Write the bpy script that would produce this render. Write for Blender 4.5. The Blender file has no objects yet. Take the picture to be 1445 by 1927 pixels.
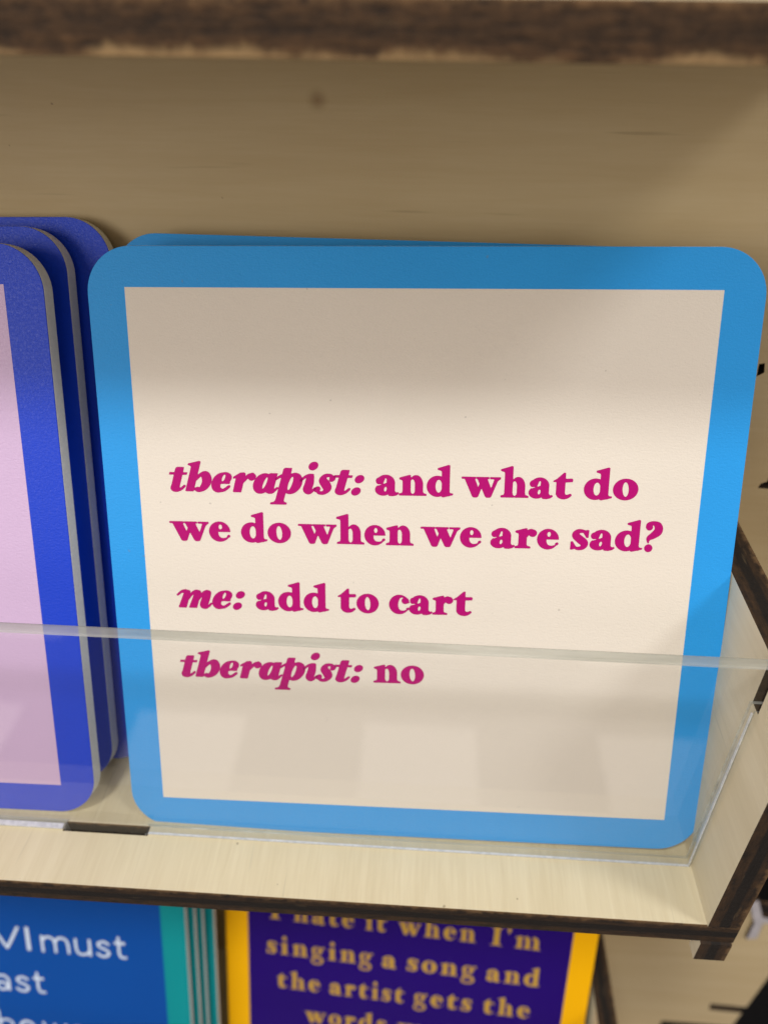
import bpy, math, random
import numpy as np
from mathutils import Matrix, Vector

MM = 0.001
rad = math.radians
sc = bpy.context.scene
random.seed(7)

# ------------------------------------------------------------------ camera
cd = bpy.data.cameras.new('camera')
cam = bpy.data.objects.new('camera', cd)
sc.collection.objects.link(cam)
cF = Vector((-0.04542891, 0.81308092, -0.58037542)).normalized()
cR = Vector((0.99812612, 0.06078513, 0.00702898)).normalized()
cU = cR.cross(cF)
cam.matrix_world = Matrix((
    (cR.x, cU.x, -cF.x, -47.726 * MM), (cR.y, cU.y, -cF.y, -75.384 * MM),
    (cR.z, cU.z, -cF.z, 123.76 * MM), (0, 0, 0, 1)))
cd.sensor_fit = 'HORIZONTAL'
cd.sensor_width = 36.0
cd.lens = 36.0 * 1480.34 / 1445.0
cd.clip_start = 0.003
cd.clip_end = 50.0
cd.dof.use_dof = True
cd.dof.focus_distance = 0.1150
cd.dof.aperture_fstop = 21.0
sc.camera = cam

# ------------------------------------------------------------------ room light
w = bpy.data.worlds.new('World')
sc.world = w
w.use_nodes = True
bg = w.node_tree.nodes['Background']
bg.inputs[0].default_value = (1.0, 0.85, 0.765, 1)
bg.inputs[1].default_value = 0.49


def lamp(name, pos, target, size, power, col):
    l = bpy.data.lights.new(name, 'AREA')
    l.shape = 'DISK'
    l.size = size
    l.energy = power
    l.color = col
    o = bpy.data.objects.new(name, l)
    sc.collection.objects.link(o)
    o.location = pos
    d = Vector(target) - Vector(pos)
    o.rotation_euler = d.to_track_quat('-Z', 'Y').to_euler()
    return o


TGT = Vector((-0.05, 0.02, 0.06))
lamp('ceiling_lamp', TGT + Vector((-0.5, -1.0, 2.05)).normalized() * 1.8, TGT, 0.28, 15.2, (0.99, 0.99, 1.0))
lamp('ceiling_lamp', TGT + Vector((1.9, -1.0, 2.1)).normalized() * 1.8, TGT, 0.42, 9.5, (0.99, 0.99, 1.0))
lamp('shop_window', TGT + Vector((-1.0, -1.35, 0.42)).normalized() * 1.5, TGT, 0.7, 6.5, (1.0, 0.97, 0.95))

sc.view_settings.view_transform = 'Standard'
sc.view_settings.look = 'None'
sc.view_settings.exposure = 0.06
sc.view_settings.gamma = 1.0
sc.cycles.max_bounces = 10
sc.cycles.transparent_max_bounces = 16
sc.cycles.caustics_reflective = False
sc.cycles.caustics_refractive = False


# ------------------------------------------------------------------ materials
class NT:
    def __init__(self, name):
        self.m = bpy.data.materials.new(name)
        self.m.use_nodes = True
        self.t = self.m.node_tree
        self.t.nodes.clear()
        self.out = self.n('ShaderNodeOutputMaterial')

    def n(self, ty, **kw):
        nd = self.t.nodes.new(ty)
        for k, v in kw.items():
            setattr(nd, k, v)
        return nd

    def l(self, a, b):
        self.t.links.new(a, b)

    def noise(self, vec, scale, detail=3.0, rough=0.55, dist=0.0):
        nd = self.n('ShaderNodeTexNoise')
        nd.inputs['Scale'].default_value = scale
        nd.inputs['Detail'].default_value = detail
        nd.inputs['Roughness'].default_value = rough
        nd.inputs['Distortion'].default_value = dist
        if vec is not None:
            self.l(vec, nd.inputs['Vector'])
        return nd.outputs['Fac']

    def coords(self, scale=(1, 1, 1), loc=(0, 0, 0)):
        tc = self.n('ShaderNodeTexCoord')
        mp = self.n('ShaderNodeMapping')
        mp.inputs['Scale'].default_value = scale
        mp.inputs['Location'].default_value = loc
        self.l(tc.outputs['Object'], mp.inputs['Vector'])
        return mp.outputs['Vector']

    def ramp(self, fac, stops):
        nd = self.n('ShaderNodeValToRGB')
        e = nd.color_ramp.elements
        while len(e) < len(stops):
            e.new(0.5)
        for el, (p, c) in zip(e, stops):
            el.position = p
            el.color = (*c, 1) if len(c) == 3 else c
        self.l(fac, nd.inputs['Fac'])
        return nd.outputs['Color']

    def mix(self, fac, a, b, mode='MIX'):
        nd = self.n('ShaderNodeMix', data_type='RGBA', blend_type=mode)
        for s, v in ((nd.inputs['Factor'], fac), (nd.inputs['A'], a), (nd.inputs['B'], b)):
            if isinstance(v, (int, float)):
                s.default_value = v
            elif isinstance(v, tuple):
                s.default_value = (*v, 1)
            else:
                self.l(v, s)
        return nd.outputs['Result']

    def math(self, op, a, b=0.0, c=None, clamp=False):
        nd = self.n('ShaderNodeMath', operation=op, use_clamp=clamp)
        for i, v in enumerate((a, b) if c is None else (a, b, c)):
            if isinstance(v, (int, float)):
                nd.inputs[i].default_value = v
            else:
                self.l(v, nd.inputs[i])
        return nd.outputs[0]

    def bump(self, h, strength, dist):
        nd = self.n('ShaderNodeBump')
        nd.inputs['Strength'].default_value = strength
        nd.inputs['Distance'].default_value = dist
        self.l(h, nd.inputs['Height'])
        return nd.outputs['Normal']

    def bsdf(self, col, rough=0.6, normal=None, spec=0.4, **kw):
        b = self.n('ShaderNodeBsdfPrincipled')
        if isinstance(col, tuple):
            b.inputs['Base Color'].default_value = (*col, 1)
        else:
            self.l(col, b.inputs['Base Color'])
        if isinstance(rough, (int, float)):
            b.inputs['Roughness'].default_value = rough
        else:
            self.l(rough, b.inputs['Roughness'])
        b.inputs['Specular IOR Level'].default_value = spec
        for k, v in kw.items():
            b.inputs[k].default_value = v
        if normal is not None:
            self.l(normal, b.inputs['Normal'])
        self.l(b.outputs[0], self.out.inputs['Surface'])
        return b


def paper(name, col, rough=0.5, spec=0.35, speck=0.05, bump=0.35, sparkle=0.0):
    t = NT(name)
    v = t.coords()
    fib = t.noise(t.coords((1.0, 2.2, 1.0)), 1500.0, 4.0, 0.6, 0.4)
    fine = t.noise(v, 4200.0, 2.0, 0.5)
    big = t.noise(v, 60.0, 3.0, 0.5)
    h = t.math('ADD', t.math('MULTIPLY', fib, 0.7), t.math('MULTIPLY', fine, 0.3))
    dark = tuple(c * (1 - speck * 2.0) for c in col)
    lite = tuple(min(1, c * (1 + speck)) for c in col)
    f = t.math('ADD', t.math('MULTIPLY', fine, 0.6), t.math('MULTIPLY', big, 0.4))
    c = t.mix(f, dark, lite)
    # a few tiny dust flecks
    d = t.noise(v, 900.0, 1.0, 0.4)
    fl = t.ramp(d, [(0.0, (0, 0, 0)), (0.795, (0, 0, 0)), (0.82, (1, 1, 1))])
    c = t.mix(t.math('MULTIPLY', fl, 0.3), c, (0.20, 0.18, 0.15))
    r = rough
    if sparkle:
        sp = t.noise(t.coords((1.0, 0.5, 1.0)), 3600.0, 3.0, 0.6)
        r = t.math('SUBTRACT', rough, t.math('MULTIPLY', t.ramp(sp, [(0.42, (0, 0, 0)), (0.68, (1, 1, 1))]), sparkle))
    t.bsdf(c, r, t.bump(h, bump, 0.00012), spec)
    return t.m


def wood(name, axis, light, dark, streak=0.35, seed=0.0, knot=None, stain=0.0, bump=0.25):
    """birch veneer: grain runs along axis (0, 1, 2)"""
    t = NT(name)
    s = [1.0, 1.0, 1.0]
    s[axis] = 0.085
    v = t.coords(tuple(s), (seed, seed * .7, seed * 1.3))
    s2 = [1.0, 1.0, 1.0]
    s2[axis] = 0.05
    v2 = t.coords(tuple(s2), (seed * 2, seed, seed))
    fine = t.noise(v2, 1500.0, 3.0, 0.65)
    mid = t.noise(v, 260.0, 4.0, 0.6, 0.6)
    broad = t.noise(t.coords((1, 1, 1), (seed, 0, seed)), 26.0, 3.0, 0.5)
    f = t.math('ADD', t.math('MULTIPLY', fine, streak), t.math('MULTIPLY', mid, 1 - streak))
    c = t.mix(t.ramp(f, [(0.30, (0, 0, 0)), (0.68, (1, 1, 1))]), dark, light)
    c = t.mix(t.math('MULTIPLY', t.ramp(broad, [(0.35, (0, 0, 0)), (0.7, (1, 1, 1))]), 0.25 + stain), c,
              tuple(a * b for a, b in zip(light, (0.82, 0.74, 0.60))))
    # sparse darker pores and flecks
    po = t.noise(v2, 620.0, 2.0, 0.5)
    c = t.mix(t.math('MULTIPLY', t.ramp(po, [(0.66, (0, 0, 0)), (0.74, (1, 1, 1))]), 0.35), c,
              tuple(a * 0.5 for a in dark))
    dt = t.noise(t.coords((1, 1, 1), (seed, seed, 3)), 620.0, 1.0, 0.4)
    c = t.mix(t.math('MULTIPLY', t.ramp(dt, [(0.80, (0, 0, 0)), (0.825, (1, 1, 1))]), 0.5), c, (0.12, 0.07, 0.03))
    if knot:
        tc = t.n('ShaderNodeTexCoord')
        vm = t.n('ShaderNodeVectorMath', operation='DISTANCE')
        t.l(tc.outputs['Object'], vm.inputs[0])
        vm.inputs[1].default_value = knot
        k = t.ramp(t.math('MULTIPLY', vm.outputs['Value'], 1000.0 / 3.2, clamp=True),
                   [(0.0, (0.55, 0.55, 0.55)), (0.2, (0.36, 0.36, 0.36)), (0.42, (0.10, 0.10, 0.10)), (0.6, (0, 0, 0))])
        c = t.mix(k, c, (0.16, 0.075, 0.02))
    t.bsdf(c, 0.55, t.bump(f, bump, 0.00015), 0.3)
    return t.m


def burnt(name, axis, plies, chips=0.25, warm=1.0, low_chips=None, core=0.06):
    """laser-cut plywood edge: charred plies stacked along axis, metres lo..hi"""
    t = NT(name)
    lo, hi = plies
    tc = t.n('ShaderNodeTexCoord')
    sp = t.n('ShaderNodeSeparateXYZ')
    t.l(tc.outputs['Object'], sp.inputs[0])
    a = sp.outputs[axis]
    u = t.math('MULTIPLY', t.math('SUBTRACT', a, lo), 1.0 / (hi - lo))
    wob = t.noise(t.coords((1, 1, 1)), 420.0, 3.0, 0.6)
    u2 = t.math('ADD', u, t.math('MULTIPLY', t.math('SUBTRACT', wob, 0.5), 0.10))
    s = [0.18, 0.18, 0.18]
    s[axis] = 1.0
    gr = t.noise(t.coords(tuple(s)), 1400.0, 4.0, 0.65)
    n2 = t.noise(t.coords(), 700.0, 4.0, 0.65)
    br = tuple(c * warm for c in (0.084, 0.043, 0.017))
    dk = (0.008, 0.0065, 0.0055)
    lay = t.ramp(u2, [(0.0, (0.62,) * 3), (0.30, (0.5,) * 3), (0.36, (core,) * 3), (0.62, (core,) * 3),
                      (0.68, (0.42,) * 3), (0.93, (0.6,) * 3), (1.0, (0.9,) * 3)])
    amt = t.math('MULTIPLY', lay, t.ramp(t.math('ADD', t.math('MULTIPLY', gr, 0.6), t.math('MULTIPLY', n2, 0.4)),
                                         [(0.36, (0.12,) * 3), (0.64, (1, 1, 1))]))
    c = t.mix(amt, dk, br)
    if chips:
        ch = t.ramp(t.noise(t.coords(tuple(s), (3, 1, 2)), 640.0, 3.0, 0.6), [(0.66, (0,) * 3), (0.76, (1,) * 3)])
        c = t.mix(t.math('MULTIPLY', ch, chips), c, (0.34, 0.23, 0.11))
    rim = t.ramp(t.math('ADD', u, t.math('MULTIPLY', t.math('SUBTRACT', n2, 0.5), 0.5)), [(0.86, (0,) * 3), (1.0, (1,) * 3)])
    c = t.mix(t.math('MULTIPLY', rim, 0.45), c, (0.21, 0.125, 0.055))
    if low_chips:
        # torn pale fibres left unburnt along the lower rim
        gate = t.noise(t.coords((1, 1, 0.2), (5, 0, 0)), 95.0, 3.0, 0.65)
        tuft = t.noise(t.coords((1, 1, 0.4)), 420.0, 4.0, 0.7)
        hgt = t.math('SUBTRACT', t.math('MULTIPLY', t.math('ADD', t.math('MULTIPLY', gate, 0.7), t.math('MULTIPLY', tuft, 0.3)), 1.25), 0.46)
        ed = t.math('MULTIPLY', t.math('SUBTRACT', hgt, u), 5.0, clamp=True)
        c = t.mix(t.math('MULTIPLY', ed, low_chips), c, (0.36, 0.235, 0.105))
    h = t.math('ADD', t.math('MULTIPLY', gr, 0.6), t.math('MULTIPLY', n2, 0.6))
    t.bsdf(c, 0.75, t.bump(h, 0.7, 0.0004), 0.25)
    return t.m


def acrylic_face():
    t = NT('clear_acrylic')
    tr = t.n('ShaderNodeBsdfTransparent')
    tr.inputs[0].default_value = (0.993, 0.993, 0.99, 1)
    gl = t.n('ShaderNodeBsdfGlossy')
    gl.inputs['Roughness'].default_value = 0.03
    lw = t.n('ShaderNodeLayerWeight')
    lw.inputs['Blend'].default_value = 0.5
    fac = t.math('MULTIPLY_ADD', t.math('POWER', lw.outputs['Facing'], 5.0), 0.96, 0.042)
    dif = t.n('ShaderNodeBsdfDiffuse')
    dif.inputs['Color'].default_value = (0.8, 0.8, 0.78, 1)
    dust = t.ramp(t.noise(t.coords(), 1500.0, 2.0, 0.5), [(0.72, (0.003,) * 3), (0.82, (0.10,) * 3)])
    m1 = t.n('ShaderNodeMixShader')
    t.l(dust, m1.inputs[0])
    t.l(tr.outputs[0], m1.inputs[1])
    t.l(dif.outputs[0], m1.inputs[2])
    m2 = t.n('ShaderNodeMixShader')
    t.l(fac, m2.inputs[0])
    t.l(m1.outputs[0], m2.inputs[1])
    t.l(gl.outputs[0], m2.inputs[2])
    t.l(m2.outputs[0], t.out.inputs['Surface'])
    return t.m


def acrylic_edge():
    t = NT('acrylic_cut_edge')
    tr = t.n('ShaderNodeBsdfTransparent')
    tr.inputs[0].default_value = (0.80, 0.83, 0.76, 1)
    tl = t.n('ShaderNodeBsdfTranslucent')
    b = t.n('ShaderNodeBsdfPrincipled')
    b.inputs['Roughness'].default_value = 0.22
    vc = t.noise(t.coords((0.12, 1, 1)), 260.0, 3.0, 0.6)
    col = t.ramp(vc, [(0.35, (0.50, 0.50, 0.45)), (0.65, (0.82, 0.82, 0.76))])
    t.l(col, b.inputs['Base Color'])
    t.l(col, tl.inputs[0])
    ms = t.noise(t.coords((0.25, 1, 1)), 1400.0, 3.0, 0.6)
    t.l(t.bump(ms, 0.4, 0.0002), b.inputs['Normal'])
    m1 = t.n('ShaderNodeMixShader')
    m1.inputs[0].default_value = 0.35
    t.l(b.outputs[0], m1.inputs[1])
    t.l(tl.outputs[0], m1.inputs[2])
    m2 = t.n('ShaderNodeMixShader')
    m2.inputs[0].default_value = 0.46
    t.l(m1.outputs[0], m2.inputs[1])
    t.l(tr.outputs[0], m2.inputs[2])
    t.l(m2.outputs[0], t.out.inputs['Surface'])
    return t.m


def plain(name, col, rough=0.7, spec=0.3, ns=300.0, var=0.2, bump=0.2):
    t = NT(name)
    n = t.noise(t.coords(), ns, 3.0, 0.6)
    c = t.mix(n, tuple(a * (1 - var) for a in col), tuple(min(1, a * (1 + var)) for a in col))
    t.bsdf(c, rough, t.bump(n, bump, 0.0002), spec)
    return t.m


BIRCH = (0.72, 0.65, 0.455)
BIRCH_D = (0.52, 0.43, 0.255)
M = dict(
    wood_floor=wood('birch_floor', 1, BIRCH, (0.61, 0.53, 0.345), 0.5, 1.7),
    wood_wall=wood('birch_wall', 0, (0.545, 0.44, 0.258), (0.485, 0.375, 0.205), 0.3, 5.1,
                   knot=(-64.8 * MM, 50 * MM, 106.4 * MM)),
    wood_side=wood('birch_side', 1, (0.70, 0.635, 0.47), (0.59, 0.52, 0.36), 0.3, 9.3, stain=0.2),
    edge_z=burnt('charred_edge_floor', 2, (-4.9 * MM, 0), chips=0.10),
    edge_up=burnt('charred_edge_top', 2, (-4.8 * MM, 0), chips=0.20, low_chips=0.75, warm=2.3, core=0.36),
    edge_x=burnt('charred_edge_side', 0, (0, 5 * MM), chips=0.16),
    edge_y=burnt('charred_edge_board', 1, (50 * MM, 55 * MM), chips=0.10),
    acrylic=acrylic_face(),
    acr_edge=acrylic_edge(),
    core=plain('grey_card_core', (0.72, 0.74, 0.70), 0.8, 0.2, 1800.0, 0.12, 0.5),
    sky=paper('sky_blue_print', (0.022, 0.345, 0.84), 0.5, 0.28, 0.07, 0.65),
    cream=paper('cream_print', (0.80, 0.735, 0.63), 0.55, 0.25, 0.04, 0.65),
    magenta=paper('magenta_print', (0.46, 0.002, 0.165), 0.55, 0.16, 0.06, 0.3),
    royal=paper('royal_blue_print', (0.004, 0.05, 0.62), 0.46, 0.28, 0.08, 0.6, 0.16),
    lilac=paper('lilac_print', (0.64, 0.46, 0.68), 0.46, 0.4, 0.05, 0.6, 0.14),
    teal=paper('teal_print', (0.002, 0.27, 0.29), 0.5, 0.15, 0.06, 0.3),
    deep=paper('deep_blue_print', (0.002, 0.07, 0.34), 0.5, 0.12, 0.06, 0.3),
    ice=paper('ice_white_print', (0.62, 0.72, 0.85), 0.5, 0.3, 0.03, 0.3),
    yellow=paper('yellow_print', (0.88, 0.45, 0.001), 0.5, 0.12, 0.05, 0.3),
    violet=paper('violet_print', (0.016, 0.001, 0.15), 0.5, 0.12, 0.08, 0.3),
    gold=paper('gold_print', (0.50, 0.30, 0.045), 0.5, 0.15, 0.05, 0.3),
    black=plain('black_cloth', (0.004, 0.004, 0.0045), 0.9, 0.1),
    glint=plain('painted_glint', (0.74, 0.77, 0.77), 0.3, 0.5, 1300.0, 0.45, 1.0),  # bright colour imitates glints along the lip's lower and end edges
    fork=plain('pale_grey_plastic', (0.42, 0.40, 0.42), 0.45, 0.4),
)


# ------------------------------------------------------------------ mesh helpers
def link(name, me, parent=None, mat=None):
    o = bpy.data.objects.new(name, me)
    sc.collection.objects.link(o)
    if mat is not None:
        me.materials.append(mat)
    if parent is not None:
        o.parent = parent
    return o


def rrect(u0, u1, v0, v1, r, n=14):
    pts = []
    for cx, cy, a0 in ((u1 - r, v1 - r, 0), (u0 + r, v1 - r, 90), (u0 + r, v0 + r, 180), (u1 - r, v0 + r, 270)):
        for k in range(n + 1):
            a = rad(a0 + 90 * k / n)
            pts.append((cx + r * math.cos(a), cy + r * math.sin(a)))
    return pts


def solid(name, outer, holes, c0, c1, axes, mats, parent=None, bevel=0.0):
    """extrude a 2-D outline (mm) with holes from c0 to c1 (mm) along the third axis.
    axes: which xyz index receives (a, b, c). mats[0] on the two flat faces, mats[1] on the cut edge"""
    cu = bpy.data.curves.new(name, 'CURVE')
    cu.dimensions = '2D'
    cu.fill_mode = 'BOTH'
    for loop in [outer] + list(holes):
        s = cu.splines.new('POLY')
        s.points.add(len(loop) - 1)
        for p, (a, b) in zip(s.points, loop):
            p.co = (a, b, 0, 1)
        s.use_cyclic_u = True
    half = (c1 - c0) / 2
    cu.extrude = half - bevel
    if bevel:
        cu.bevel_depth = bevel
        cu.bevel_resolution = 1
        cu.offset = -bevel
    tmp = bpy.data.objects.new(name + '_outline', cu)
    sc.collection.objects.link(tmp)
    dg = bpy.context.evaluated_depsgraph_get()
    me = bpy.data.meshes.new_from_object(tmp.evaluated_get(dg))
    bpy.data.objects.remove(tmp)
    bpy.data.curves.remove(cu)
    me.name = name
    co = np.empty(len(me.vertices) * 3, np.float32)
    me.vertices.foreach_get('co', co)
    co = co.reshape(-1, 3)
    co[:, 2] += (c0 + c1) / 2
    nw = np.empty_like(co)
    for i, ax in enumerate(axes):
        nw[:, ax] = co[:, i] * MM
    flip = Matrix([[1 if axes[i] == j else 0 for j in range(3)] for i in range(3)]).determinant() < 0
    me.vertices.foreach_set('co', nw.ravel())
    if flip:
        me.flip_normals()
    me.materials.clear()
    for m in mats:
        me.materials.append(m)
    me.update()
    ax = axes[2]
    for p in me.polygons:
        p.use_smooth = False
        p.material_index = 0 if abs(p.normal[ax]) > 0.95 else len(mats) - 1
    import bmesh
    bm = bmesh.new()
    bm.from_mesh(me)
    bmesh.ops.remove_doubles(bm, verts=bm.verts, dist=1e-7)
    bm.to_mesh(me)
    bm.free()
    o = bpy.data.objects.new(name, me)
    sc.collection.objects.link(o)
    if parent is not None:
        o.parent = parent
    return o


def box2(a0, a1, b0, b1):
    return [(a0, b0), (a1, b0), (a1, b1), (a0, b1)]


def thing(name, label, cat, group=None, mat=None):
    o = bpy.data.objects.new(name, None)
    o.empty_display_size = 0.01
    sc.collection.objects.link(o)
    if mat is not None:
        o.matrix_world = mat
    o['label'] = label
    o['category'] = cat
    if group:
        o['group'] = group
    return o


# ------------------------------------------------------------------ the plywood rack
FZ = -0.5                    # top of the middle shelf (mm)
WALL = 50.0
XL = -260.0
LOW = -146.5                 # top of the lower shelf
UPZ = 120.75                  # top of the upper shelf

rack = thing('display_rack', 'pale birch plywood display rack with charred laser cut edges and clear acrylic lips', 'display rack',
             mat=Matrix.Translation((0, 0, -0.2)))
RK = Matrix.Translation((0, 0, 0.2))


def rk(o):
    o.matrix_parent_inverse = Matrix.Translation((0, 0, 0.2))
    return o


board_outer = [(XL, -190), (43.2, -190), (43.2, -177.7), (67.2, -178.2), (67.8, -167.8), (56.8, -167.0), (56.1, -162.6), (68.1, -163.3),
               (69.2, -141.9), (69.6, -107.5), (58.5, -106.4), (55.4, -102.2),
               (51.6, -94.7), (47, -84), (46, -72), (70, -66), (70, 230), (XL, 230)]
board_holes = [
    [(8.0, 67.9), (8.9, 68.1), (9.3, 66.4), (8.2, 65.6)],
    [(15.9, 46.2), (20.5, 46.5), (20.5, 43.0), (14.6, 43.2), (14.9, 44.2), (15.9, 44.7)],
]
rk(solid('back_board', board_outer, board_holes, WALL, WALL + 5, (0, 2, 1), [M['wood_wall'], M['edge_y']], rack))

SLOT = [(-107.0, 0.0), (-92.3, 0.0), (-92.3, 1.6), (-107.0, 1.6)]
SLOT2 = [(-30.0, 0.0), (-16.0, 0.0), (-16.0, 2.0), (-30.0, 2.0)]


def shelf(z, front, slots, edge, t):
    """one shelf floor; its own origin sits at its top so that the plies line up"""
    o = solid('shelf', [(XL, front), (5.2, front), (5.2, WALL - 0.02), (XL, WALL - 0.02)], slots, -t, 0.0, (0, 1, 2),
              [M['wood_floor'], edge], rack, bevel=0.12)
    rk(o)
    o.location = (0, 0, z * MM)
    return o


mid = shelf(FZ, -9.5, [SLOT], M['edge_z'], 4.9)
low = shelf(LOW, -9.5, [SLOT2], M['edge_z'], 4.9)
up = shelf(UPZ, 4.0, [], M['edge_up'], 4.8)


def side_panel(x, z):
    prof = [(-9.7, 0.03), (-9.7, 47.7), (-0.2, 47.7), (-0.2, 38.8), (2.1, 38.8), (2.1, 47.7), (WALL - 0.05, 47.7), (WALL - 0.05, 0.03),
            (-7.3, 0.03), (-7.3, -10.0), (-9.9, -10.0), (-9.9, -5.0), (-9.3, -4.7), (-9.3, 0.03)]
    o = solid('side_panel', prof, [], 0.0, 5.0, (1, 2, 0), [M['wood_side'], M['edge_x']], rack)
    rk(o)
    o.location = (x * MM, 0, z * MM)
    return o


side_panel(0, FZ)
side_panel(3.0, LOW)


def acrylic(z, slots, xr):
    pts = [(XL + 5, 0.1)]
    for a, b in slots:
        pts += [(a + .1, 0.1), (a + .1, -4.6), (b - .1, -4.6), (b - .1, 0.1)]
    pts += [(xr - 0.3, 0.1), (xr - 0.3, 38.9), (xr + 5.6, 38.9), (xr + 5.6, 47.6), (XL + 5, 47.6)]
    o = solid('acrylic_lip', pts, [], 0.05, 1.9, (0, 2, 1), [M['acrylic'], M['acr_edge']], rack, bevel=0.26)
    for p in o.data.polygons:      # polished lower and end cuts stay clear
        if (p.normal.z < -0.95 and p.center.x > -0.108) or (p.normal.x > 0.95 and p.center.x < (xr + 2) * MM):
            p.material_index = 0
    rk(o)
    o.location = (0, 0, z * MM)
    # white strips painted in for light glints along the bottom and the right end
    a, b2 = slots[0]
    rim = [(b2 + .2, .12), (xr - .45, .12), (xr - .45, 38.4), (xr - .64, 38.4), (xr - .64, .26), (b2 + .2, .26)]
    solid('glint_strip', rim, [], 0.12, 0.5, (0, 2, 1), [M['glint']], o)
    solid('glint_strip', box2(XL + 6, a - .2, .12, .34), [], 0.12, 1.1, (0, 2, 1), [M['glint']], o)
    return o


acrylic(FZ, [(-107.0, -92.3)], 0.0)
acrylic(LOW, [(-30.0, -16.0)], 3.0)


def forked_strip():
    pts = [(50.6, -96.2), (53.0, -95.2), (56.4, -103.9), (60.5, -105.0), (60.5, -107.2), (57.6, -107.4), (58.2, -116.2), (55.2, -117.0),
           (55.0, -107.5), (53.6, -104.2)]
    rk(solid('forked_strip', pts, [], WALL - 1.2, WALL - 0.01, (0, 2, 1), [M['fork'], M['edge_y']], rack, bevel=0.1))


forked_strip()

# dark shop fixture behind the rack
bk = bpy.data.meshes.new('background_wall')
bk.from_pydata([(-1.5, 0.10, -1.0), (1.5, 0.10, -1.0), (1.5, 0.10, 1.2), (-1.5, 0.10, 1.2)], [], [(0, 1, 2, 3)])
b = link('background_wall', bk, None, M['black'])
b['kind'] = 'structure'

# unseen floor added below so the clear lip has something to reflect
def floor_patches():
    t = NT('reflection_patches')
    tc = t.n('ShaderNodeTexCoord')
    sp = t.n('ShaderNodeSeparateXYZ')
    t.l(tc.outputs['Object'], sp.inputs[0])
    fx = t.math('FRACT', t.math('MULTIPLY', t.math('ADD', sp.outputs[0], 10 * 0.300 + 0.108), 1 / 0.300))
    fy = t.math('FRACT', t.math('MULTIPLY', t.math('ADD', sp.outputs[1], 10 * 0.330 + 0.600), 1 / 0.330))
    k = t.math('MULTIPLY', t.math('LESS_THAN', fx, 0.48), t.math('LESS_THAN', fy, 0.62))  # pale patches laid out for the bright shape reflected in the lip
    t.bsdf(t.mix(k, (0.07, 0.06, 0.055), (0.88, 0.85, 0.80)), 0.5)
    return t.m


fl = bpy.data.meshes.new('added_reflection_floor')
fl.from_pydata([(-3, -4, -0.7), (3, -4, -0.7), (3, 1, -0.7), (-3, 1, -0.7)], [], [(0, 1, 2, 3)])
b = link('added_reflection_floor', fl, None, floor_patches())
b['kind'] = 'structure'

# ------------------------------------------------------------------ letter shapes (all drawn here, x-height = 1)
H = 1 / 30.0


class G:
    """signed-field canvas: negative is ink"""
    def __init__(self, wid, lo=-0.8, hi=1.85, pad=0.35):
        self.w = wid
        self.x = np.arange(-pad, wid + pad, H)
        self.y = np.arange(lo, hi, H)
        self.X, self.Y = np.meshgrid(self.x, self.y)
        self.f = np.full(self.X.shape, 9.0)

    def add(self, s):
        self.f = np.minimum(self.f, s)
        return self

    def sub(self, s):
        self.f = np.maximum(self.f, -s)
        return self

    def ell(self, cx, cy, rx, ry, rot=0.0, p=2.0):
        c, s = math.cos(rad(rot)), math.sin(rad(rot))
        a = ((self.X - cx) * c + (self.Y - cy) * s) / rx
        b = (-(self.X - cx) * s + (self.Y - cy) * c) / ry
        return ((np.abs(a) ** p + np.abs(b) ** p) ** (1 / p) - 1) * min(rx, ry)

    def box(self, x0, x1, y0, y1):
        return np.maximum(np.maximum(x0 - self.X, self.X - x1), np.maximum(y0 - self.Y, self.Y - y1))

    def poly(self, pts):
        X, Y = self.X, self.Y
        d = np.full(X.shape, 99.0)
        ins = np.zeros(X.shape, bool)
        n = len(pts)
        for i in range(n):
            (x0, y0), (x1, y1) = pts[i], pts[(i + 1) % n]
            ex, ey = x1 - x0, y1 - y0
            L = ex * ex + ey * ey + 1e-12
            t = np.clip(((X - x0) * ex + (Y - y0) * ey) / L, 0, 1)
            d = np.minimum(d, np.hypot(X - x0 - t * ex, Y - y0 - t * ey))
            if y0 != y1:
                cr = (y0 > Y) != (y1 > Y)
                ins ^= cr & (X < (x1 - x0) * (Y - y0) / (y1 - y0) + x0)
        return np.where(ins, -d, d)

    def stroke(self, pts):
        """smooth path through (x, y, width)"""
        P = np.array(pts, float)
        Q = np.vstack([2 * P[0] - P[1], P, 2 * P[-1] - P[-2]])
        out = np.full(self.X.shape, 99.0)
        S = []
        for i in range(1, len(Q) - 2):
            for t in np.linspace(0, 1, 10, endpoint=False):
                a, b, c, d = Q[i - 1], Q[i], Q[i + 1], Q[i + 2]
                S.append(0.5 * (2 * b + (c - a) * t + (2 * a - 5 * b + 4 * c - d) * t * t + (3 * b - a - 3 * c + d) * t ** 3))
        S.append(Q[-2])
        for s in S:
            out = np.minimum(out, np.hypot(self.X - s[0], self.Y - s[1]) - max(s[2], 0.03) / 2)
        return out


def ascender(g, x0, x1, top=1.56, fl=0.22):
    g.add(g.poly([(x0, 0), (x1, 0), (x1, top), (x1 - 0.06, top + 0.02), (x0 - fl, top - 0.15), (x0 - fl, top - 0.21), (x0 - 0.02, top - 0.27),
                  (x0, top - 0.36)]))


def foot(g, x0, x1, l=0.17, r=0.17):
    g.add(g.poly([(x0 - l, 0), (x1 + r, 0), (x1 + r, 0.075), (x1 + 0.03, 0.12), (x1, 0.22), (x0, 0.22), (x0 - 0.03, 0.12), (x0 - l, 0.075)]))


def head(g, x0, x1, fl=0.17):
    g.add(g.poly([(x0, 0), (x1, 0), (x1, 1.04), (x1 - 0.1, 1.03), (x0 - fl, 0.90), (x0 - fl, 0.83), (x0 - 0.02, 0.78), (x0, 0.7)]))


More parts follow.
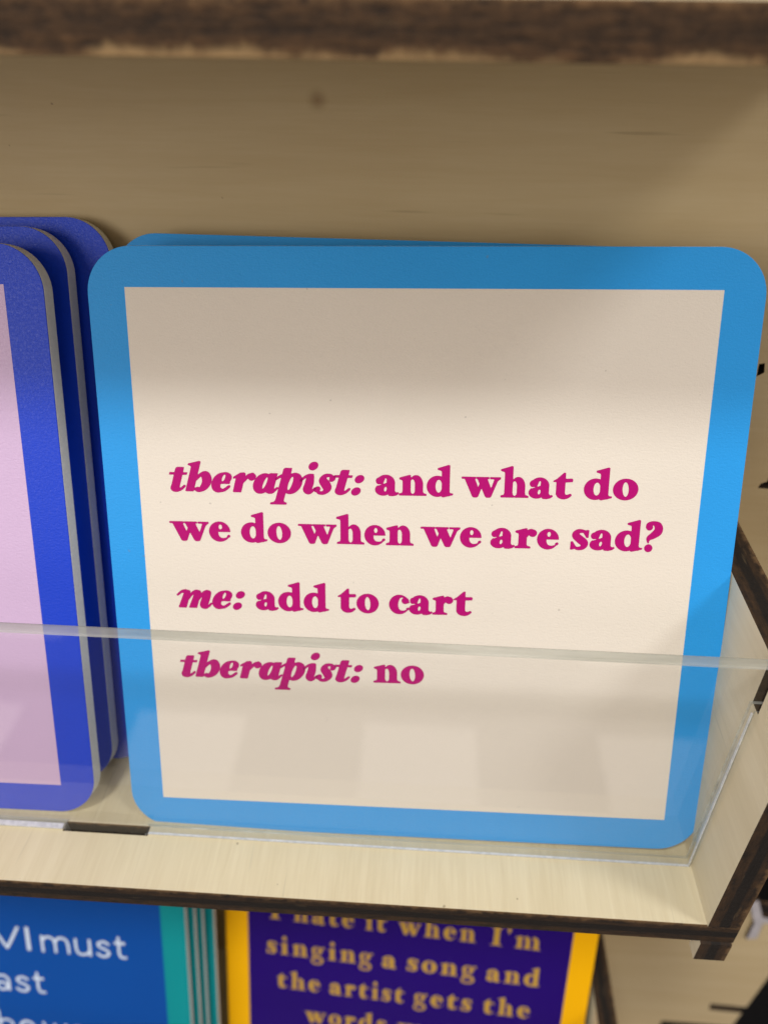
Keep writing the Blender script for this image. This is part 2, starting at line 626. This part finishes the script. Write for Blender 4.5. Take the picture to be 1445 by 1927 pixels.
def arch(g, x0, x1, x2, x3):
    """shoulder from stem x0..x1 to right leg x2..x3"""
    a = g.ell((x1 + x3) / 2 - 0.02, 0.56, (x3 - x1) / 2 + 0.02, 0.47)
    a = np.maximum(a, 0.50 - g.Y)
    a = np.minimum(a, g.box(x2, x3, 0, 0.56))
    c = np.minimum(g.ell((x1 + x2) / 2 - 0.01, 0.56, (x2 - x1) / 2 + 0.01, 0.30), g.box(x1, x2, -0.1, 0.56))
    g.add(np.maximum(a, -c))


def roman(ch):
    if ch == 'o':
        g = G(1.22)
        g.add(g.ell(.61, .5, .60, .535)).sub(g.ell(.61, .5, .165, .41, 4))
    elif ch == 'e':
        g = G(1.10)
        g.add(g.ell(.54, .5, .54, .53))
        g.sub(g.ell(.585, .755, .105, .155))
        g.sub(g.poly([(.45, .50), (1.4, .50), (1.4, .27), (1.05, .27), (.92, .19), (.76, .145), (.62, .155), (.52, .22), (.46, .34)]))
        g.add(g.box(.45, 1.06, .50, .575))
        g.add(g.ell(1.0, .26, .075, .06, 35))
    elif ch == 'c':
        g = G(1.06)
        g.add(g.ell(.54, .5, .54, .53))
        g.sub(g.poly([(.47, .62), (.55, .84), (.66, .91), (.78, .88), (.80, .60), (1.4, .60), (1.4, .27), (1.05, .27), (.92, .19), (.76, .145),
                      (.62, .155), (.52, .24), (.46, .4)]))
        g.add(g.ell(.86, .71, .185, .165))
        g.add(g.ell(1.0, .26, .075, .06, 35))
    elif ch == 'd':
        g = G(1.38)
        g.add(np.maximum(g.ell(.55, .49, .55, .53), g.X - .95))
        ascender(g, .78, 1.18)
        g.add(g.poly([(.74, .2), (.80, -.05), (.88, -.055), (1.36, .06), (1.37, .12), (1.22, .14), (1.16, .25), (.9, .4)]))
        g.sub(np.maximum(g.ell(.62, .5, .185, .36), g.X - .79))
    elif ch == 'a':
        g = G(1.22)
        t = np.maximum(g.ell(.55, .62, .47, .41), .60 - g.Y)
        g.add(t)
        g.add(g.box(.60, 1.02, .16, .64))
        g.sub(g.poly([(.40, .60), (.50, .86), (.58, .90), (.61, .80), (.60, .56), (.42, .5)]))
        g.add(g.ell(.235, .72, .20, .175))
        bowl = np.maximum(g.ell(.40, .265, .40, .29), g.X - .7)
        g.add(bowl)
        g.add(g.poly([(.12, .45), (.62, .62), (.62, .48), (.4, .40)]))
        g.sub(g.poly([(.08, .52), (.2, .565), (.42, .575), (.60, .665), (.60, .63), (.33, .52), (.12, .455)]))
        g.sub(g.ell(.53, .30, .085, .155, -12))
        g.add(g.poly([(.62, .2), (.72, -.03), (.92, -.045), (1.12, .0), (1.24, .09), (1.2, .15), (1.1, .12), (1.03, .2)]))
    elif ch == 'n':
        g = G(1.44)
        head(g, .20, .60)
        arch(g, .20, .58, .85, 1.25)
        foot(g, .20, .60, .19, .10)
        foot(g, .85, 1.25, .10, .19)
    elif ch == 'm':
        g = G(2.12)
        head(g, .20, .58)
        arch(g, .20, .56, .84, 1.22)
        arch(g, .84, 1.20, 1.50, 1.90)
        foot(g, .20, .58, .19, .10)
        foot(g, .84, 1.22, .10, .10)
        foot(g, 1.50, 1.90, .10, .19)
    elif ch == 'h':
        g = G(1.44)
        ascender(g, .20, .60)
        arch(g, .20, .58, .85, 1.25)
        foot(g, .20, .60, .19, .10)
        foot(g, .85, 1.25, .10, .19)
    elif ch == 'r':
        g = G(1.10)
        head(g, .18, .58)
        foot(g, .18, .58, .18, .2)
        g.add(g.stroke([(.55, .66, .16), (.66, .84, .22), (.80, .90, .22)]))
        g.add(g.ell(.88, .80, .20, .185))
    elif ch == 'i':
        g = G(.78)
        head(g, .19, .59)
        foot(g, .19, .59)
        g.add(g.ell(.38, 1.37, .2, .2))
    elif ch == 'I':
        g = G(1.0)
        g.add(g.box(.27, .73, 0, 1.5))
        foot(g, .27, .73, .25, .25)
        g.add(g.poly([(.02, 1.5), (.98, 1.5), (.98, 1.42), (.76, 1.38), (.73, 1.28), (.27, 1.28), (.24, 1.38), (.02, 1.42)]))
    elif ch == "'":
        g = G(.44)
        g.add(g.ell(.2, 1.36, .17, .17))
        g.add(g.poly([(.1, 1.0), (.2, 1.02), (.37, 1.34), (.2, 1.3)]))
    elif ch == 't':
        g = G(1.00)
        g.add(g.poly([(.0, .84), (.0, .88), (.18, .98), (.52, 1.29), (.60, 1.29), (.60, .2), (.16, .2), (.16, .84)]))
        g.add(g.poly([(.5, .98), (.94, 1.0), (.99, .96), (.97, .85), (.5, .82)]))
        g.add(g.stroke([(.38, .35, .44), (.40, .22, .42), (.56, .09, .25), (.74, .09, .17), (.90, .17, .11)]))
    elif ch == 's':
        g = G(.96)
        g.add(g.stroke([(.80, .85, .10), (.62, .95, .14), (.36, .93, .22), (.24, .74, .33), (.46, .53, .38), (.70, .32, .36), (.62, .10, .22),
                        (.36, .045, .14), (.14, .15, .1)]))
        g.add(g.poly([(.84, 1.01), (.90, .99), (.88, .62), (.80, .62), (.64, .86), (.7, .98)]))
        g.add(g.poly([(.02, -.01), (.10, -.01), (.3, .06), (.28, .14), (.11, .40), (.03, .40)]))
    elif ch == 'w':
        g = G(2.02)
        g.add(g.poly([(.13, .97), (.64, .97), (.88, .40), (.87, .02), (.80, -.03), (.64, -.03), (.57, .02)]))
        g.add(g.poly([(.72, .0), (.86, .0), (1.13, .72), (.98, .78)]))
        g.add(g.poly([(.80, .97), (1.30, .97), (1.54, .40), (1.55, .02), (1.48, -.03), (1.32, -.03), (1.25, .02)]))
        g.add(g.poly([(1.40, .0), (1.54, .0), (1.93, .97), (1.74, .97)]))
        g.add(g.box(.0, .72, .92, 1.0)).add(g.box(.77, 1.42, .92, 1.0)).add(g.box(1.48, 2.02, .92, 1.0))
        g.add(g.poly([(1.62, .98), (2.0, .98), (2.0, .93), (1.86, .8), (1.8, .8)]))
    elif ch == 'g':
        g = G(1.20, lo=-.95)
        g.add(g.ell(.50, .66, .46, .36)).sub(g.ell(.50, .66, .13, .26))
        g.add(g.ell(1.05, .93, .13, .10)).add(g.poly([(.75, .85), (1.05, 1.0), (1.05, .88), (.8, .74)]))
        g.add(g.stroke([(.28, .36, .12), (.16, .20, .16), (.34, .10, .22), (.78, .06, .24), (.98, -.16, .22), (.82, -.38, .18), (.48, -.44, .16),
                        (.16, -.36, .18), (.10, -.16, .18), (.26, .0, .14)]))
    elif ch == '?':
        g = G(.88)
        g.add(g.stroke([(.24, 1.22, .30), (.22, 1.34, .26), (.42, 1.44, .18), (.66, 1.30, .34), (.68, 1.02, .40), (.46, .80, .32), (.26, .66, .22),
                        (.22, .50, .09), (.24, .42, .05)]))
        g.add(g.ell(.22, 1.24, .15, .14))
        g.add(g.ell(.27, .13, .19, .19))
    else:
        raise KeyError(ch)
    return g


SL = 0.27


def italic(ch):
    """drawn upright, then slanted"""
    if ch == 't':
        g = G(.78)
        g.add(g.poly([(.08, .1), (.08, 1.16), (.13, 1.24), (.46, 1.24), (.47, 1.16), (.47, .1)]))
        g.add(g.box(-.16, .68, .86, .965))
        g.add(g.stroke([(.275, .30, .39), (.28, .18, .40), (.42, .06, .20), (.58, .11, .14), (.70, .25, .12)]))
        g.sub(g.ell(.55, .30, .06, .14))
    elif ch == 'h':
        g = G(1.18)
        g.add(g.poly([(.02, .02), (.06, 0), (.40, 0), (.40, 1.54), (.34, 1.57), (-.16, 1.43), (-.16, 1.37), (-.02, 1.33), (.02, 1.25)]))
        g.add(g.stroke([(.38, .60, .10), (.56, .86, .18), (.78, .86, .36), (.93, .56, .43), (.88, .26, .38), (.70, .07, .20), (.56, .07, .14)]))
        g.add(g.ell(.56, .12, .12, .10))
    elif ch == 'e':
        g = G(1.0)
        g.add(g.ell(.42, .48, .43, .51)).add(g.ell(.52, .70, .36, .31))
        g.sub(g.ell(.50, .72, .085, .22, -6))
        g.sub(g.poly([(.40, .46), (.54, .44), (.70, .42), (1.2, .44), (1.2, .30), (.90, .30), (.72, .16), (.56, .14), (.44, .22)]))
        g.add(g.stroke([(.46, .45, .07), (.66, .50, .12), (.74, .60, .2)]))
        g.add(g.ell(.83, .25, .09, .07, 45)).add(g.stroke([(.5, .04, .13), (.68, .10, .15), (.84, .25, .14)]))
    elif ch == 'r':
        g = G(.98)
        g.add(g.poly([(.10, .02), (.14, 0), (.48, 0), (.48, .95), (.40, 1.02), (.22, 1.0), (-.06, .78), (-.04, .70), (.08, .74)]))
        g.add(g.stroke([(.46, .52, .08), (.62, .82, .18), (.80, .90, .22)]))
        g.add(g.ell(.84, .79, .17, .17))
    elif ch == 'a':
        g = G(1.16)
        g.add(np.maximum(g.ell(.42, .47, .44, .52), g.X - .75))
        g.add(g.poly([(.55, .9), (.60, .95), (.66, 1.0), (1.0, 1.0), (1.0, .2), (.62, .1)]))
        g.sub(g.ell(.52, .50, .085, .38, -8))
        g.add(g.stroke([(.81, .30, .38), (.82, .16, .38), (.96, .06, .20), (1.06, .12, .13), (1.16, .24, .10)]))
    elif ch == 'p':
        g = G(1.16)
        g.add(g.poly([(.06, -.48), (.06, 1.24), (.12, 1.29), (.43, 1.29), (.44, 1.2), (.44, -.48)]))
        g.add(g.stroke([(-.16, .72, .09), (-.04, .84, .12), (.12, .92, .16)]))
        g.add(g.poly([(-.14, -.60), (.62, -.60), (.62, -.52), (.48, -.48), (.44, -.36), (.06, -.36), (.02, -.48), (-.14, -.52)]))
        g.add(np.maximum(g.ell(.66, .50, .44, .54), .30 - g.X))
        g.sub(g.ell(.555, .50, .105, .42, -4))
    elif ch == 'i':
        g = G(.64)
        g.add(g.stroke([(.24, .82, .34), (.27, .50, .40), (.26, .24, .40), (.38, .07, .22), (.50, .12, .13), (.60, .26, .10)]))
        g.add(g.stroke([(-.16, .66, .10), (-.02, .84, .12), (.14, .93, .14), (.30, .93, .16)]))
        g.add(g.ell(.24, 1.42, .21, .21))
    elif ch == 's':
        g = G(.84)
        g.add(g.stroke([(.62, .80, .16), (.52, .94, .13), (.28, .92, .20), (.20, .72, .32), (.40, .48, .38), (.54, .26, .34), (.42, .06, .20),
                        (.20, .05, .14), (.06, .20, .14)]))
        g.add(g.ell(.64, .79, .13, .15)).add(g.ell(.06, .22, .14, .14))
    elif ch == 'm':
        g = G(1.66)
        g.add(g.stroke([(-.12, .72, .10), (.04, .90, .14), (.2, .92, .2)]))
        for a in (.08, .60, 1.12):
            top = .98
            g.add(g.poly([(a, .02), (a + .04, 0), (a + .38, 0), (a + .38, top - .08), (a + .30, top), (a + .1, top)]) if a < 1 else
                  g.stroke([(a + .20, .80, .36), (a + .19, .5, .40), (a + .18, .2, .38), (a + .32, .06, .20), (a + .44, .13, .12), (a + .52, .25, .10)]))
            if a > .1:
                g.add(g.stroke([(a - .15, .46, .06), (a - .04, .78, .14), (a + .10, .90, .2), (a + .20, .82, .34)]))
    elif ch == ':':
        g = G(.56)
        g.add(g.ell(.26, .15, .205, .20)).add(g.ell(.26, .79, .205, .20))
    else:
        raise KeyError(ch)
    return g


def sans(ch):
    W = .14
    if ch == 'V':
        g = G(1.30)
        g.add(g.stroke([(.1, 1.32, W), (.38, .66, W), (.65, .07, W)])).add(g.stroke([(.65, .07, W), (.92, .66, W), (1.2, 1.32, W)]))
    elif ch == 'I':
        g = G(.26)
        g.add(g.box(.05, .20, 0, 1.38))
    elif ch == 'm':
        g = G(1.62)
        g.add(g.box(.055, .195, 0, 1))
        for a in (.125, .81):
            g.add(g.stroke([(a, .62, W), (a + .14, .86, W), (a + .36, .93, W), (a + .60, .82, W), (a + .68, .5, W), (a + .68, .08, W)]))
    elif ch == 'u':
        g = G(.98)
        g.add(g.box(.78, .92, 0, 1))
        g.add(g.stroke([(.125, .93, W), (.125, .45, W), (.22, .14, W), (.46, .07, W), (.72, .16, W), (.85, .4, W)]))
    elif ch == 's':
        g = G(.82)
        g.add(g.stroke([(.70, .80, W), (.45, .93, W), (.17, .80, W), (.25, .60, W), (.52, .48, W), (.70, .28, W), (.55, .09, W), (.30, .07, W), (.1, .2, W)]))
    elif ch == 't':
        g = G(.66)
        g.add(g.stroke([(.26, 1.24, W), (.26, .8, W), (.26, .3, W), (.36, .10, W), (.58, .09, W)])).add(g.box(.02, .60, .84, 1.0))
    elif ch == 'a':
        g = G(.96)
        g.add(g.stroke([(.14, .78, W), (.36, .92, W), (.62, .90, W), (.80, .68, W), (.80, .08, W)]))
        g.add(g.ell(.43, .28, .35, .29)).sub(g.ell(.44, .28, .19, .15))
    elif ch == 'h':
        g = G(.98)
        g.add(g.box(.055, .195, 0, 1.5))
        g.add(g.stroke([(.125, .58, W), (.26, .84, W), (.52, .92, W), (.78, .80, W), (.85, .5, W), (.85, .08, W)]))
    elif ch == 'e':
        g = G(1.02)
        g.add(g.ell(.5, .5, .46, .51)).sub(g.ell(.5, .5, .29, .35))
        g.add(g.box(.1, .94, .42, .57)).sub(g.box(.62, 1.3, .22, .42))
    elif ch == 'w':
        g = G(1.50)
        p = [(.08, .95), (.40, .07), (.75, .90), (1.10, .07), (1.42, .95)]
        for a, b in zip(p, p[1:]):
            g.add(g.stroke([(*a, W), ((a[0] + b[0]) / 2, (a[1] + b[1]) / 2, W), (*b, W)]))
    elif ch == 'y':
        g = G(.98)
        g.add(g.stroke([(.08, .95, W), (.28, .5, W), (.50, .05, W)])).add(g.stroke([(.90, .95, W), (.68, .45, W), (.44, -.12, W), (.28, -.34, W), (.08, -.34, W)]))
    else:
        raise KeyError(ch)
    return g


STY = {'roman': roman, 'italic': italic, 'sans': sans, 'spaced': roman}
_cache = {}


def contour(g):
    """ink area of the field as polygons: marching squares, solid runs merged"""
    f, x, y = g.f, g.x, g.y
    V, Fc, idx = [], [], {}

    def vert(p):
        k = (round(p[0], 5), round(p[1], 5))
        if k not in idx:
            idx[k] = len(V)
            V.append(k)
        return idx[k]
    ny, nx = f.shape
    ins = f < 0
    for j in range(ny - 1):
        run = None
        for i in range(nx - 1):
            c = [(i, j), (i + 1, j), (i + 1, j + 1), (i, j + 1)]
            b = [bool(ins[q, p]) for p, q in c]
            if all(b):
                if run is None:
                    run = i
                continue
            if run is not None:
                Fc.append([vert((x[run], y[j])), vert((x[i], y[j])), vert((x[i], y[j + 1])), vert((x[run], y[j + 1]))])
                run = None
            if not any(b):
                continue
            poly = []
            for k in range(4):
                (p0, q0), (p1, q1) = c[k], c[(k + 1) % 4]
                if b[k]:
                    poly.append(vert((x[p0], y[q0])))
                if b[k] != b[(k + 1) % 4]:
                    a0, a1 = f[q0, p0], f[q1, p1]
                    t = min(max(a0 / (a0 - a1), 0.02), 0.98)
                    poly.append(vert((x[p0] + (x[p1] - x[p0]) * t, y[q0] + (y[q1] - y[q0]) * t)))
            if len(poly) >= 3:
                Fc.append(poly)
    return np.array(V), Fc


def glyph(ch, sty):
    k = (ch, sty)
    if k not in _cache:
        g = STY[sty](ch)
        g.f = g.f - {'sans': 0.0, 'spaced': -0.012}.get(sty, 0.018)      # ink spread
        V, Fc = contour(g)
        if sty == 'italic':
            V = V.copy()
            V[:, 0] += SL * V[:, 1]
        _cache[k] = (V, Fc, g.w)
    return _cache[k]


GAP = {'spaced': 0.24, 'roman': 0.03, 'italic': 0.02, 'sans': 0.16}


def lettering(words, n, parent, mat):
    """words: (text, style, u0, u1, baseline, x-height, slope); each word fitted between u0 and u1 (mm)"""
    VV, FF = [], []
    for text, sty, u0, u1, v0, xh, v1 in words:
        runs, pen = [], 0.0
        for ch in text:
            V, Fc, wd = glyph(ch, sty)
            runs.append((V, Fc, pen))
            pen += wd + GAP[sty]
        lo = min((V[:, 0] + p).min() for V, _, p in runs)
        hi = max((V[:, 0] + p).max() for V, _, p in runs)
        s = (u1 - u0) / (hi - lo)
        for V, Fc, p in runs:
            base = sum(len(a) for a in VV)
            uu = u0 + (V[:, 0] + p - lo) * s
            vv = v0 + (v1 - v0) * (uu - u0) / (u1 - u0) + V[:, 1] * xh
            VV.append(np.column_stack([uu, vv, np.full(len(uu), n)]) * MM)
            FF += [[i + base for i in q] for q in Fc]
    me = bpy.data.meshes.new('lettering')
    me.from_pydata(np.vstack(VV).tolist(), [], FF)
    me.update()
    return link('lettering', me, parent, mat)


# ------------------------------------------------------------------ coasters
def frame(x, y, z, lean, roll, yaw):
    a, c, s = rad(lean), rad(roll), rad(yaw)
    Rr = Matrix(((math.cos(c), -math.sin(c), 0), (math.sin(c), math.cos(c), 0), (0, 0, 1)))
    L = Matrix(((1, 0, 0), (0, math.sin(a), -math.cos(a)), (0, math.cos(a), math.sin(a))))
    Yw = Matrix(((math.cos(s), -math.sin(s), 0), (math.sin(s), math.cos(s), 0), (0, 0, 1)))
    m = (Yw @ L @ Rr).to_4x4()
    m.translation = Vector((x, y, z)) * MM
    return m


TH = 2.9


def coaster(fr, rect, inner, r, cols, label, group, words=None, ink=None, n=0.0, th=TH):
    u0, u1, v0, v1 = rect
    org = Vector(((u0 + u1) / 2, v0, n)) * MM
    t = thing('coaster', label, 'coaster', group, fr @ Matrix.Translation(org))
    ou, ov = (u0 + u1) / 2, v0
    ol = rrect(u0 - ou, u1 - ou, 0, v1 - v0, r)
    solid('core', ol, [], -th, -0.16, (0, 1, 2), [M['core']], t, bevel=0.18)
    solid('border_print', rrect(u0 - ou + .04, u1 - ou - .04, .04, v1 - v0 - .04, r - .04), [], -0.16, 0.0, (0, 1, 2),
          [cols[0]], t, bevel=0.06)
    if inner:
        i0, i1, j0, j1 = inner
        solid('panel_print', box2(i0 - ou, i1 - ou, j0 - ov, j1 - ov), [], -0.05, 0.022, (0, 1, 2), [cols[1]], t)
    if words:
        lettering([(a, s, p - ou, q - ou, b - ov, xh, bb - ov) for a, s, p, q, b, xh, bb in words], 0.045, t, ink)
    return t


F1 = (-89.991, 4.451, 4.2055, 20.3953, 1.4862, -0.6639)
FR1 = frame(*F1)
XH = 3.02
T1 = [('therapist:', 'italic', 4.76, 34.95, 54.70, XH, 54.74), ('and', 'roman', 36.55, 48.4, 54.74, XH, 54.78),
      ('what', 'roman', 49.60, 66.16, 54.78, XH, 54.80), ('do', 'roman', 67.8, 75.8, 54.82, XH, 54.85),
      ('we', 'roman', 4.32, 13.95, 46.75, XH, 46.76), ('do', 'roman', 15.62, 23.5, 46.77, XH, 46.78),
      ('when', 'roman', 24.62, 42.56, 46.78, XH, 46.80), ('we', 'roman', 43.58, 52.92, 46.80, XH, 46.82),
      ('are', 'roman', 54.27, 64.62, 46.82, XH, 46.84), ('sad?', 'roman', 66.37, 79.98, 46.86, XH, 46.92),
      ('me:', 'italic', 4.71, 15.85, 35.40, XH, 35.42), ('add', 'roman', 17.52, 29.3, 35.42, XH, 35.44),
      ('to', 'roman', 30.7, 37.22, 35.46, XH, 35.47), ('cart', 'roman', 38.83, 51.93, 35.47, XH, 35.52),
      ('therapist:', 'italic', 4.55, 34.72, 23.20, XH, 23.28), ('no', 'roman', 36.40, 44.57, 23.32, XH, 23.36)]
coaster(FR1, (-5.6, 90.8, -5.75, 90.75), (0, 85, 0, 85), 6.8, (M['sky'], M['cream']),
        'sky blue bordered coaster with cream panel and magenta joke about a therapist', 'light blue coasters on the middle shelf', T1, M['magenta'])
F2 = (F1[0], F1[1], F1[2], F1[3], 0.0, F1[5])
coaster(frame(*F2), (-6.8, 88.2, -2.0, 93.1), None, 6.8, (M['sky'],),
        'sky blue coaster mostly hidden behind the coaster with magenta lettering', 'light blue coasters on the middle shelf', n=-8.0)

gb = 'royal blue coasters on the middle shelf'
coaster(FR1, (-107.1, -12.1, -3.9, 91.1), (-101.1, -18.1, 1.45, 85.3), 6.8, (M['royal'], M['lilac']),
        'front royal blue coaster with lilac panel, cut off by the left edge', gb)
coaster(FR1, (-106.1, -11.1, -1.2, 93.9), (-100.1, -17.1, 4.3, 88.2), 6.8, (M['royal'], M['lilac']),
        'middle royal blue coaster showing only a strip and grey edge between two others', gb, n=-6.0)
coaster(FR1, (-101.0, -5.7, 0.6, 95.6), None, 6.8, (M['royal'], M['lilac']),
        'rearmost royal blue coaster, its rounded corner tallest against the plywood', gb, n=-10.0, th=2.4)


def lowframe(at, x, yaw):
    y = at + (LOW + 60) * math.tan(rad(17))
    return frame(x, y, LOW, 17, 0, yaw)


TX = 4.05
T2 = [('I', 'spaced', 10.7, 13.69, 65.6, TX, 65.6), ('hate', 'spaced', 17.0, 33.1, 65.6, TX, 65.6), ('it', 'spaced', 36.1, 41.6, 65.6, TX, 65.6),
      ('when', 'spaced', 44.5, 64.7, 65.6, TX, 65.6), ("I'm", 'spaced', 68.4, 81.2, 65.5, TX, 65.5),
      ('singing', 'spaced', 9.9, 38.4, 53.8, TX, 53.8), ('a', 'spaced', 40.9, 44.8, 53.6, TX, 53.6), ('song', 'spaced', 47.5, 65.6, 53.6, TX, 53.6),
      ('and', 'spaced', 68.3, 82.15, 53.4, TX, 53.4),
      ('the', 'spaced', 12.6, 24.5, 42.0, TX, 42.0), ('artist', 'spaced', 27.1, 47.3, 41.9, TX, 41.9), ('gets', 'spaced', 49.9, 65.2, 42.0, TX, 42.0),
      ('the', 'spaced', 68.2, 80.6, 42.0, TX, 42.0),
      ('words', 'spaced', 20.3, 42.8, 30.5, TX, 30.5), ('w', 'spaced', 45.8, 52.3, 30.5, TX, 30.5)]
coaster(lowframe(37.0, -94.5, -3.0), (-1.2, 95.0, 0, 96.4), (4.9, 88.9, 6.1, 90.3), 6.8, (M['yellow'], M['violet']),
        'yellow bordered coaster with dark violet panel and gold lettering on the lower shelf', None, T2, M['gold'])
SX = 5.5
T3 = [('V', 'sans', 48.4, 55.9, 66.8, SX, 66.8), ('I', 'sans', 57.4, 58.4, 66.9, SX, 66.9), ('must', 'sans', 61.2, 83.3, 66.8, SX, 67.0),
      ('ast', 'sans', 47.4, 60.9, 52.5, SX, 52.7), ('he', 'sans', 46.6, 56.7, 37.2, SX, 37.2), ('way', 'sans', 58.6, 75.5, 37.2, SX, 37.2)]
gt = 'teal coasters stacked on the lower shelf'
labs = ['front teal bordered coaster with deep blue panel and white lettering', 'second teal coaster, its grey edge right behind the front one',
        'third teal coaster in the lower stack, seen by its grey edge', 'rearmost teal coaster of the lower stack, next to the yellow coaster']
for k, ur in enumerate((98.7, 100.0, 101.1, 103.2)):
    coaster(lowframe(25.0 + 3.0 * k, -200.0, -1.5), (ur - 96.4, ur, 0, 96.4), (8.5, 92.6, 6.1, 90.3) if k == 0 else None, 6.8,
            (M['teal'], M['deep']), labs[k], gt, T3 if k == 0 else None, M['ice'], th=1.9)
